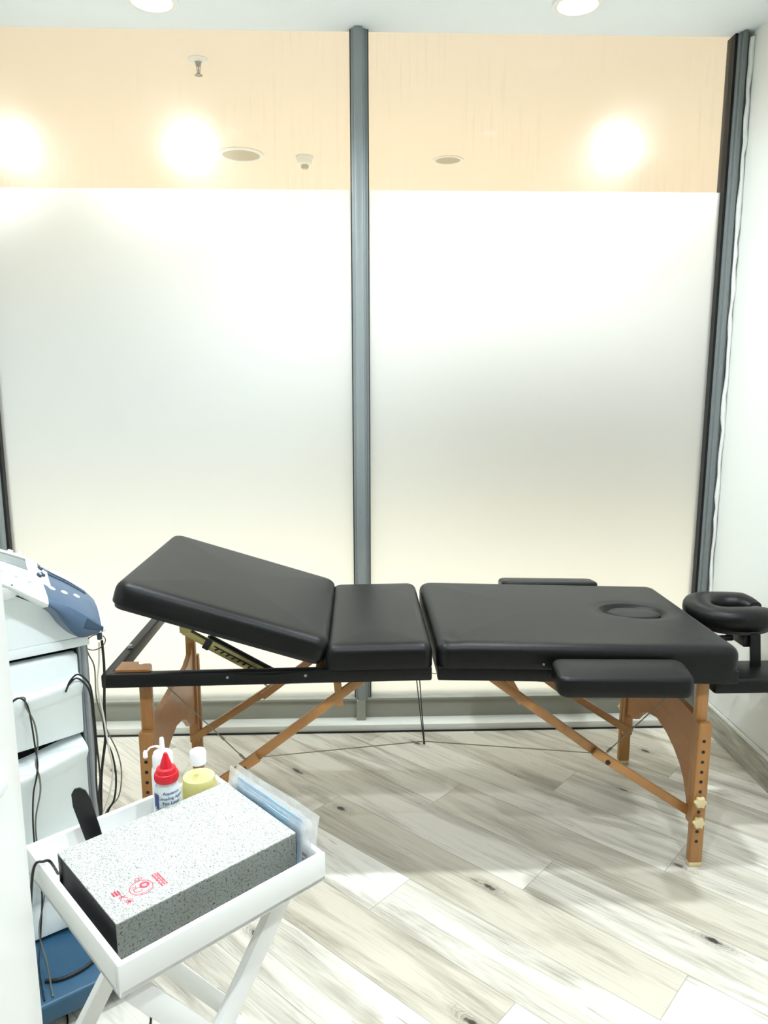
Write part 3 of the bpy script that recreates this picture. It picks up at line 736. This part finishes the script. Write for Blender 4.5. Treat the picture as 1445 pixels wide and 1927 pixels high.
# three characters in a column left of the ring
for q, (gx, gy) in enumerate(((.029, .067), (.033, .051), (.037, .035))):
    s = .0062
    G = lambda px, py: (gx+px*s, gy+py*s)
    if q == 0:
        for yy in (-.9, -.35, .2, .75): stroke(G(-.9, yy), G(.9, yy), .0018)
        stroke(G(-.8, -1), G(-.8, .9), .0016); stroke(G(.8, -1), G(.8, .9), .0016); stroke(G(0, -1), G(0, 1.2), .0014)
    elif q == 1:
        stroke(G(-1, .3), G(1, .3), .0016); stroke(G(0, 1.1), G(0, .3), .0016); stroke(G(0, .3), G(-1, -1), .0016); stroke(G(0, .3), G(1, -1), .0016)
    else:
        stroke(G(-1, .1), G(1, .1), .0015); stroke(G(0, 1.1), G(0, -1.1), .0015); stroke(G(0, .1), G(-.9, -.9), .0014); stroke(G(0, .1), G(.9, -.9), .0014); stroke(G(-.7, .9), G(-.3, .4), .0014); stroke(G(.7, .9), G(.3, .4), .0014)
# block of small characters right of the ring
for i in range(5):
    yy = .070-.0078*i
    stroke((.092, yy), (.104, yy), .0012); stroke((.092, yy-.0052), (.104, yy-.0052), .0013); stroke((.0935, yy), (.0935, yy-.0052), .0022); stroke((.0985, yy), (.0985, yy-.0052), .0014); stroke((.1025, yy), (.1025, yy-.0052), .0020)
b.build('red_stamp', M_redink, bx, local=True, smooth=False)

def tpos(s, d, z): return A + eS*s + eD*d + Vector((0, 0, z))
TF = .5563
# red capped gel bottle
p = tpos(.249, .320, TF)
t = empty('gel_bottle', p, 'clear gel bottle with red pointed cap and blue lettering on the tray', 'bottle')
b = MB(); r = .0255
b.lathe([(.001, .001), (r-.002, 0), (r, .004), (r, .090), (r-.002, .101), (r-.007, .109), (.0185, .112), (.0185, .120)], (0, 0, 0), 40); b.build('body', M_gel, t, local=True)
b = MB(); b.lathe([(.001, .003), (r-.0025, .003), (r-.0025, .088), (r-.006, .099), (.001, .100)], (0, 0, 0), 32); b.build('gel', M_mask if False else M_gel, t, local=True)
b = MB()
b.lathe([(.0225, 0.1140), (.0232, 0.1160), (.0232, 0.1290), (.0222, 0.1310), (.0195, 0.1320), (.0192, 0.1380), (.0180, 0.1400), (.0125, 0.1415), (.0118, 0.1450), (.0042, 0.1690), (.0032, 0.1710), (.001, 0.1715)], (0, 0, 0), 40)
for i in range(36):
    a = 2*PI*i/36; b.bar((.0232*math.cos(a), .0232*math.sin(a), .117), (.0232*math.cos(a), .0232*math.sin(a), .128), .0012, .0012, (0, 1, 0), 0)
b.build('cap', M_red, t, local=True)
def wrap_text(txt, size, ang0, z, r, parent, mat, spin=False):
    cu = bpy.data.curves.new('t', 'FONT'); cu.body = txt; cu.size = size; cu.align_x = 'CENTER'; cu.offset = size*.012
    o = bpy.data.objects.new('t', cu); C.objects.link(o)
    dg = bpy.context.evaluated_depsgraph_get(); me = bpy.data.meshes.new_from_object(o.evaluated_get(dg))
    vs_ = [v.co.copy() for v in me.vertices]; ps = [list(p.vertices) for p in me.polygons]
    bpy.data.objects.remove(o); bpy.data.meshes.remove(me); bpy.data.curves.remove(cu)
    out = []
    for v in vs_:
        x, y = (v.x, v.y) if not spin else (-v.y, v.x)
        a = ang0 + x/r; out.append((r*math.cos(a), r*math.sin(a), z+y))
    return out, ps
def text_part(name, items, parent, mat, extra=None):
    V, F = [], []
    for it in items:
        v, f = it; k = len(V); V += v; F += [[i+k for i in q] for q in f]
    if extra:
        for v, f in extra: k = len(V); V += v; F += [[i+k for i in q] for q in f]
    me = bpy.data.meshes.new(name); me.from_pydata(V, [], F); me.materials.append(mat)
    o = bpy.data.objects.new(name, me); C.objects.link(o); o.parent = parent; return o
camdir = math.atan2(-p.y, -p.x)       # side of the bottle turned to the room
rr = r+.0004
front = camdir + .30
text_part('lettering', [wrap_text('Aqueous', .0095, front, .094, rr, t, None), wrap_text('Coupling Agent', .0088, front, .0835, rr, t, None), wrap_text('For Laser', .0095, front, .073, rr, t, None), wrap_text('and Ultrasound', .008, front, .062, rr, t, None)], t, M_blueink)
def band(a0, a1, z0, z1, r, n=10):
    V, F = [], []
    for i in range(n+1):
        a = a0+(a1-a0)*i/n; V += [(r*math.cos(a), r*math.sin(a), z0), (r*math.cos(a), r*math.sin(a), z1)]
        if i: F.append([2*i-2, 2*i, 2*i+1, 2*i-1])
    return V, F
text_part('blue_panel', [band(front-1.55, front-1.02, .030, .094, rr)], t, M_blueink)
text_part('panel_lettering', [wrap_text('M2', .012, front-1.32, .060, rr+.0003, t, None, True), wrap_text('IND', .006, front-1.11, .058, rr+.0003, t, None, True)], t, M_white)
# white nozzle bottle behind it
p2 = tpos(.2655, .3668, TF)
t = empty('squeeze_bottle', p2, 'white squeeze bottle with long nozzle, behind the red capped bottle', 'bottle')
b = MB(); r2 = .0235
b.lathe([(.001, .001), (r2-.002, 0), (r2, .004), (r2, .105), (r2-.001, .114), (r2-.004, .122), (r2-.0045, .124)], (0, 0, 0), 40); b.build('body', M_plasticw, t, local=True)
b = MB(); b.lathe([(r2-.003, .122), (r2-.003, .142), (r2-.006, .149), (.008, .152), (.0055, .154), (.0045, .178), (.0035, .180), (.001, .1805)], (0, 0, 0), 36); b.build('nozzle_cap', M_plasticw, t, local=True)
cd = Vector((-p2.y, p2.x, 0)).normalized()
b = MB(); q0 = Vector((0, 0, .157)); b.tube([q0, q0+cd*.012+Vector((0, 0, .006)), q0+cd*.024+Vector((0, 0, .004)), q0+cd*.032+Vector((0, 0, -.006))], [.0028, .002, .002, .0025], 8, 5)
b.lathe([(.0025, .004), (.0045, 0), (.0050, -.010), (.003, -.012)], q0+cd*.033+Vector((0, 0, -.004)), 12); b.build('tip_plug', M_plasticw, t, local=True)
# yellow oil bottle
p3 = tpos(.332, .343, TF)
t = empty('oil_bottle', p3, 'clear round shouldered bottle of yellow oil with white cap', 'bottle')
sh = [(.001, .001), (.030, 0), (.035, .005), (.036, .058), (.035, .076), (.031, .090), (.023, .101), (.016, .106), (.0145, .109), (.0145, .122)]
b = MB(); b.lathe(sh, (0, 0, 0), 40); b.build('body', M_petclear, t, local=True)
b = MB(); b.lathe([(.001, .003), (.029, .003), (.0335, .008), (.0345, .058), (.0335, .076), (.0325, .080), (.001, .0802)], (0, 0, 0), 40); b.build('oil', M_oil, t, local=True)
b = MB(); b.lathe([(.0155, .109), (.0168, .110), (.0168, .133), (.0150, .1375), (.010, .139), (.001, .1395)], (0, 0, 0), 36); b.build('cap', M_plasticw, t, local=True)
# black spatula standing behind the box
p4 = tpos(.114, .335, TF)
b = MB(); prof = [(-.0105, 0), (.0105, 0), (.0115, .05), (.012, .09), (.009, .106), (.003, .113), (-.004, .114), (-.0095, .108), (-.0125, .09), (-.0115, .05)]
loops = []
for dep, k in ((-.0035, .86), (-.0025, 1), (.0025, 1), (.0035, .86)): loops.append([(x*k*1.35, dep, z*1.28 if z < .05 else .064+(z-.05)*k*1.28) for x, z in prof])
b.loop_faces(loops)
m = Matrix.Translation(p4) @ Matrix.Rotation(math.radians(18), 4, 'Z') @ Matrix.Rotation(math.radians(-13), 4, 'Y') @ Matrix.Rotation(math.radians(-6), 4, 'X')
b.transform(m); sp = b.build('spatula', M_black); tag(sp, 'flat black paddle leaning up between the grey box and the tray side', 'paddle')
# clear pouches squeezed at the right end of the tray
def pouch(s0, d0, d1, h, lean, label, marks=False, mask=True, curl=0):
    t = empty('sachet', tpos(s0, (d0+d1)/2, TF), label, 'packet', 'clear sachets at the right end of the tray')
    nd, nz = 14, 9; rows = []
    def P(i, j, off):
        u, v = i/nd, j/nz
        d = d0+(d1-d0)*u; z = h*v*(1-.05*u*curl)
        s = s0 + lean*v*v + off*math.sin(PI*min(1, max(0, u)))*math.sin(PI*min(1, v*.95+.03)) + .0012*math.sin(9*u+5*v)
        return tpos(s, d, TF+z)
    b = MB()
    for off in (-.0013, .0013): b.loop_faces([[P(i, j, off) for j in range(nz+1)] for i in range(nd+1)], False, False)
    b.build('film', M_pouch, t)
    if mask:
        b = MB()
        def Q(i, j, off):
            u, v = .10+.78*i/nd, .06+.84*j/nz; d = d0+(d1-d0)*u
            return tpos(s0+lean*v*v+off+.0006*math.sin(14*u), d, TF+h*v)
        b.loop_faces([[Q(i, 0, -.0006), Q(i, nz, -.0006), Q(i, nz, .0006), Q(i, 0, .0006)] for i in range(nd+1)]); b.build('folded_sheet', M_mask, t)
    if marks:
        b = MB()
        for k in range(2):
            for i in range(5):
                d = d0+.006+i*.0034; z = .030-.011*k
                q = tpos(s0-.0035, d, TF+z); b.bar(q, q+Vector((0, 0, .007)), .0014, .0004, eS, 0)
                if (i+k) % 2: b.bar(q+Vector((0, 0, .003)), q+eD*.003+Vector((0, 0, .003)), .0012, .0004, eS, 0)
        b.build('printed_mark', M_cableg, t)
    return t
pouch(.3695, .030, .285, .090, .004, 'clear sachet nearest the box end, with a pale blue folded sheet')
pouch(.3735, .020, .300, .103, .007, 'middle clear sachet of the three beside the box, blue sheet inside', True)
pouch(.3775, .012, .290, .112, .014, 'outermost clear sachet leaning over the right tray side', False, False, 1)

# ================================================================== THERAPY CART
O = Vector((-.662, 1.752, 0)); CA = math.atan2(.57911, .81525)
def L2(s, off, z): return (s, -off, z)     # cart-local: x along the face, y away from the viewer
cart = empty('equipment_cart', O, 'pale drawer cart with silver columns at the left edge', 'cart', rz=CA)
WL, DP = -.46, .34
b = MB(); b.box((WL, 0.0, .818), (.004, DP, .842), .004); b.build('top_plate', M_cartw, cart, local=True)
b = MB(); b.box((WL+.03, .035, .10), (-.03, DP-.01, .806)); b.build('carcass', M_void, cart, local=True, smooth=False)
for x in (-.024, WL):
    b = MB(); b.box((x, .004, .085), (x+.024, .034, .820), .007, 3); b.box((x+.006, -.001, .085), (x+.018, .01, .820), .003); b.build('column', M_silver, cart, local=True)
b = MB(); b.box((WL+.006, DP-.02, .085), (-.006, DP, .820)); b.box((WL+.002, .03, .085), (WL+.02, DP-.01, .82)); b.box((-.02, .03, .085), (-.002, DP-.01, .82)); b.build('side_panel', M_cartw, cart, local=True, smooth=False)
def drawer(z0, z1, lipdip, out, name='drawer'):
    """bin front: bowed face whose top lip dips in the middle, with a sloped pull along the top"""
    b = MB(); n = 20; xa, xb = WL+.028, -.028; loops = []
    for i in range(n+1):
        u = i/n; x = xa+(xb-xa)*u; k = math.sin(PI*u); top = z1-lipdip*k**1.4; bow = out*k*.5+.004
        bot = z0-.006*k
        loops.append([(x, .040, bot), (x, -bow*.6, bot), (x, -bow-.004, bot+.012), (x, -bow-.012, top-.040), (x, -bow-.034, top-.012), (x, -bow-.034, top-.003), (x, -bow-.026, top), (x, .040, top+.010)])
    b.loop_faces(loops); return b.build(name, M_cartw, cart, local=True, angle=50)
b = MB(); n = 8; b.box((WL+.028, .002, .690), (-.026, .04, .802), .006, 3); b.build('drawer', M_cartw, cart, local=True)
drawer(.602, .750, .018, .020); drawer(.36, .578, .034, .024); drawer(.20, .352, .02, .02)
b = MB(); b.box((WL+.02, .002, .090), (-.022, .04, .198), .006); b.build('kick_panel', M_cartw, cart, local=True)
# blue rolling base
b = MB(); b.box((WL-.02, -.205, .028), (.015, DP+.02, .078), .008, 3); b.build('base', M_blueb, cart, local=True)
for x, y in ((WL+.02, -.17), (-.02, -.17), (WL+.02, DP-.02), (-.02, DP-.02)):
    b = MB(); b.lathe([(.005, -.009), (.016, -.009), (.017, 0), (.016, .009), (.005, .009)], (x, y, .017), 20, axis=(1, 0, 0)); b.build('caster', M_black, cart, local=True)

# therapy console on the cart
con = empty('therapy_console', O + Vector((0, 0, .8425)), 'white electrotherapy console with slate blue front standing on the cart', 'medical device', rz=CA)
ZB = .8425
# control rows, from upper left to the nose: T back top edge, K middle of the panel, M front ridge, B lower front edge, R lower back
rowsC = [
 ((-.40, -.10, 1.175), (-.41, -.02, 1.165), (-.415, .055, 1.135), (-.415, .062, 1.118), (-.405, -.09, 1.10)),
 ((-.26, -.10, 1.110), (-.28, -.02, 1.104), (-.295, .055, 1.082), (-.298, .062, 1.066), (-.28, -.09, 1.04)),
 ((-.157, -.10, 1.062), (-.175, -.02, 1.055), (-.192, .055, 1.034), (-.194, .062, 1.018), (-.18, -.09, .98)),
 ((-.102, -.10, 1.035), (-.112, -.02, 1.020), (-.114, .058, .982), (-.116, .062, .962), (-.11, -.09, .93)),
 ((-.063, -.10, .998), (-.075, -.02, .990), (-.083, .060, .960), (-.087, .062, .938), (-.08, -.09, .90)),
 ((-.021, -.10, .965), (-.034, -.02, .962), (-.050, .060, .938), (-.066, .060, .903), (-.06, -.09, .87)),
 ((.018, -.10, .932), (.004, -.02, .932), (-.014, .060, .908), (-.036, .060, .864), (-.03, -.09, .850)),
 ((.036, -.09, .912), (.028, -.02, .908), (.016, .050, .880), (.004, .052, .860), (.0, -.08, .848)),
 ((.048, -.06, .890), (.046, -.02, .886), (.036, .030, .866), (.030, .034, .856), (.022, -.05, .847)),
 ((.051, -.03, .868), (.051, -.02, .868), (.046, .006, .858), (.042, .006, .853), (.036, -.02, .849)),
]
rowsC = [[Vector(L2(*p)) - Vector((0, 0, ZB)) for p in r] for r in rowsC]
KU, KV = 6, 6
def resample(rows):
    cols = list(zip(*rows)); cols = [catmull(list(c), KU) for c in cols]; rows = [list(r) for r in zip(*cols)]
    out = []
    for r in rows:   # closed section
        n = len(r); q = []
        for i in range(n):
            p0, p1, p2, p3 = r[(i-1) % n], r[i], r[(i+1) % n], r[(i+2) % n]
            for j in range(KV):
                t = j/KV; c = .5*((2*p1)+(p2-p0)*t+(2*p0-5*p1+4*p2-p3)*t*t+(3*p1-p0-3*p2+p3)*t**3)
                lin_ = p1.lerp(p2, t); q.append(lin_.lerp(c, .55))
        out.append(q)
    return out
SR = resample(rowsC)
def con_part(i0, i1, name, mat, grow=0):
    b = MB(); rows = SR[i0:i1+1]
    if grow:
        rr_ = []
        for r in rows:
            c = sum(r, Vector((0, 0, 0)))/len(r); rr_.append([p+(p-c).normalized()*grow for p in r])
        rows = rr_
    b.loop_faces(rows); return b.build(name, mat, con, local=True, angle=30)
con_part(0, 3*KU+3, 'body', M_plasticw)
con_part(3*KU+3, 7*KU+1, 'front_cover', M_bluedev, .0008)
con_part(7*KU+1, 9*KU, 'nose', M_plasticw, -.0003)
def surf(u, v):
    """u: control row 0..9, v: 0 back edge (T) .. 2 ridge (M) .. 3 lower edge"""
    a = min(len(SR)-2, max(0, u*KU)); i = int(a); fa = a-i; bq = v*KV; j = int(bq); fb = bq-j; n = len(SR[0])
    g = lambda ii, jj: SR[ii][jj % n]
    return g(i, j).lerp(g(i, j+1), fb).lerp(g(i+1, j).lerp(g(i+1, j+1), fb), fa)
def frame_at(u, v):
    p = surf(u, v); du = (surf(u+.15, v)-surf(u-.15, v)).normalized(); dv = (surf(u, v+.12)-surf(u, max(0, v-.12))).normalized()
    n = dv.cross(du).normalized()
    if n.z < 0: n = -n
    return p, du, dv, n
def button(u, v, ru, rv, h, mat, name, skew=0):
    p, du, dv, n = frame_at(u, v); dv = n.cross(du).normalized(); b = MB(); loops = []
    for hh, k in ((-.002, 1), (h*.6, 1), (h*.9, .85), (h, .5)):
        loops.append([p + n*hh + du*(ru*k*math.cos(a)) + dv*(rv*k*math.sin(a)) for a in [2*PI*i/20 for i in range(20)]])
    b.loop_faces(loops); return b.build(name, mat, con, local=True)
def plate(u0, u1, v0, v1, lift, mat, name, nn=8):
    b = MB(); top = []
    for i in range(nn+1):
        row = []
        for j in range(nn+1):
            p, du, dv, n = frame_at(u0+(u1-u0)*i/nn, v0+(v1-v0)*j/nn); row.append(p+n*lift)
        top.append(row)
    edge = top[0] + [r[-1] for r in top[1:]] + top[-1][::-1][1:] + [r[0] for r in top[::-1][1:-1]]
    b.loop_faces(top, False, False)
    low = [p - Vector((0, 0, .003)) for p in edge]; b.loop_faces([edge, low], True, False)
    return b.build(name, mat, con, local=True)
plate(.6, 3.05, .34, 1.35, .0018, M_plasticw, 'screen_bezel'); plate(.7, 2.85, .52, 1.12, .0030, M_screen, 'screen')
plate(.7, 2.85, .52, .62, .0034, M_cableg, 'screen_shade')
for u in (1.7, 2.05, 2.4, 2.75): button(u, 1.62, .0058, .0065, .006, M_btn, 'button')
for u in (1.9, 2.3, 2.7): button(u, .16, .0065, .006, .005, M_btn, 'button')
plate(3.05, 4.0, .55, 1.40, .0022, M_plasticw, 'button_island')
for u, v in ((3.55, .62), (3.62, .95), (3.35, 1.12)):
    button(u, v, .0068, .0085, .0075, M_bluedark, 'rocker'); button(u, v, .0030, .0036, .0090, M_btn, 'rocker_cap')
for u, v in ((4.05, 1.42), (4.75, 1.36), (5.45, 1.22)): button(u, v, .0085, .0052, .0036, M_white, 'button')
plate(4.0, 6.1, .42, .62, .0025, M_bluedark, 'handle_recess'); plate(4.1, 6.2, .06, .46, .0065, M_plasticw, 'handle_cover')
plate(6.0, 7.35, 2.08, 2.85, .0022, M_bluedark, 'port_cover')
for v in (.9, 1.5): button(7.6, v, .0012, .0012, .001, M_black, 'indicator')
# lower casing under the panel
b = MB(); b.prism([(WL+.02, 0), (-.022, 0), (-.030, .008), (-.052, .030), (-.080, .075), (-.110, .100), (-.200, .155), (-.40, .262), (WL+.02, .28)], 'y', .003, .22); b.build('casing', M_cartw, con, local=True, angle=25)
# applicator holder sticking out of the front
b = MB(); b.lathe([(.004, -.012), (.015, -.010), (.020, 0), (.020, .024), (.016, .030), (.004, .031)], (-.178, -.036, .145), 24, sx=1.5, sy=.62, axis=(0, -.6, .8)); b.build('holder', M_plasticw, con, local=True)
b = MB(); b.box((-.176, -.066, .166), (-.166, -.056, .171), .001); b.build('holder_slot', M_black, con, local=True)
b = MB(); b.lathe([(.006, 0), (.0065, .014), (.0055, .024)], (.033, .02, -.022), 14); b.build('plug', M_bluedark, con, local=True)

# ------------------------------------------------------------------ cables
def cw(s, off, z): return O + Vector((.81525, .57911, 0))*s + Vector((.57911, -.81525, 0))*off + Vector((0, 0, z))
def cable(pts, r, mat, label, k=8):
    b = MB(); b.tube(pts, r, 8, k); o = b.build('cable', mat); return tag(o, label, 'cable')
cable([cw(.031, -.02, .812)]+[cw(s, -.02, z) for s, z in ((.027, .757), (.020, .702), (.029, .615), (.035, .541), (.043, .465), (.028, .396), (.009, .348), (.0, .25), (.03, .10))]+[cw(.05, -.03, .004)], .0024, M_cablew, 'pale cable hanging from the console nose beside the silver column')
cable([cw(.039, -.025, .815)]+[cw(s, -.025, z) for s, z in ((.040, .74), (.034, .642), (.031, .557), (.015, .459), (.008, .344), (.01, .2), (.05, .06))]+[cw(.08, -.02, .005)], .0034, M_cable, 'thick black cable hanging from the console nose')
cable([cw(s, -.045, z) for s, z in ((.002, .815), (.010, .78), (.022, .741), (.022, .656), (.040, .573), (.064, .499), (.071, .437), (.059, .373), (.022, .335), (.012, .22), (.04, .05), (.07, .004))], .0018, M_cableg, 'thin tan cable bulging furthest right beside the cart')
cable([cw(s, -.030, z) for s, z in ((.030, .60), (.034, .55), (.047, .50), (.052, .44), (.044, .38), (.022, .335), (.018, .2), (.05, .03), (.09, .006))], .0026, M_cable, 'black cable curving right of the thick cable below the console')
lp = [cw(.018+.024*math.cos(a), -.005+.006*math.sin(a), .820+.021*math.sin(a)) for a in [2*PI*i/14+1.2 for i in range(14)]]
cable(lp, .0012, M_cable, 'thin black loop hooked around the console plug', 4)
for dx, l in ((0, 'left cable of the pair draped over the middle drawer'), (.006, 'right cable of the pair draped over the middle drawer')):
    cable([cw(s+dx*(1 if i % 3 else -.6), .049+.002*math.sin(i), z) for i, (s, z) in enumerate(((-.196, .730), (-.180, .745), (-.166, .742), (-.155, .720), (-.150, .675), (-.147, .622), (-.145, .575), (-.150, .544), (-.160+dx*1.5, .505), (-.166+dx*1.5, .434), (-.166, .35), (-.16, .25), (-.17, .15)))]+[cw(-.19+dx*3, .10, .10), cw(-.2+dx*3, .19, .0805)], .0020, M_cableg if dx else M_cable, l)
for k, l in ((0, 'outer black cable arching over the right end of the drawer front'), (1, 'inner black cable arching over the right end of the drawer front')):
    cable([cw(s-.004*k, .040+.002*k, z-.008*k*(i < 5)) for i, (s, z) in enumerate(((-.066, .738), (-.058, .754), (-.041, .766), (-.024, .751), (-.012, .722), (-.009, .654), (-.008, .57), (-.006-.006*k, .492), (-.012, .444), (-.009, .385), (-.008, .25), (-.02, .12)))]+[cw(-.02+.02*k, .10, .085), cw(-.03+.03*k, .20, .0805)], .0022, M_cable, l)
cable([tpos(.035, .335, TF+.004), tpos(.018, .318, TF+.045), tpos(.008, .320, TZ+.006), tpos(-.008, .327, TZ-.004), tpos(-.02, .332, .50), tpos(-.045, .33, .3), tpos(-.06, .30, .05), tpos(-.05, .25, .003)], .0026, M_cable, 'black cable looping over the left tray side beside the grey box')
cable([(-.735, 1.535, .0825), (-.70, 1.54, .0825), (-.665, 1.565, .0825), (-.64, 1.60, .0825), (-.625, 1.64, .07), (-.60, 1.68, .006)], .0045, M_cable, 'thick black cable lying across the blue cart base')
cable([(-.655, 1.48, .004), (-.61, 1.40, .0035), (-.58, 1.36, .0035), (-.565, 1.30, .0035), (-.55, 1.22, .0035)], .0026, M_cable, 'black cable on the floor in front of the blue cart base')
cable([(-.50, 1.55, .0035), (-.485, 1.48, .0035), (-.49, 1.40, .0035), (-.47, 1.30, .0035), (-.44, 1.2, .0035)], .0026, M_cable, 'black cable on the floor between the tray table legs')
cable([(-.70, 1.39, .0035), (-.69, 1.45, .0035), (-.675, 1.49, .0035), (-.69, 1.53, .0035)], .0022, M_cable, 'short black cable on the floor by the door jamb')
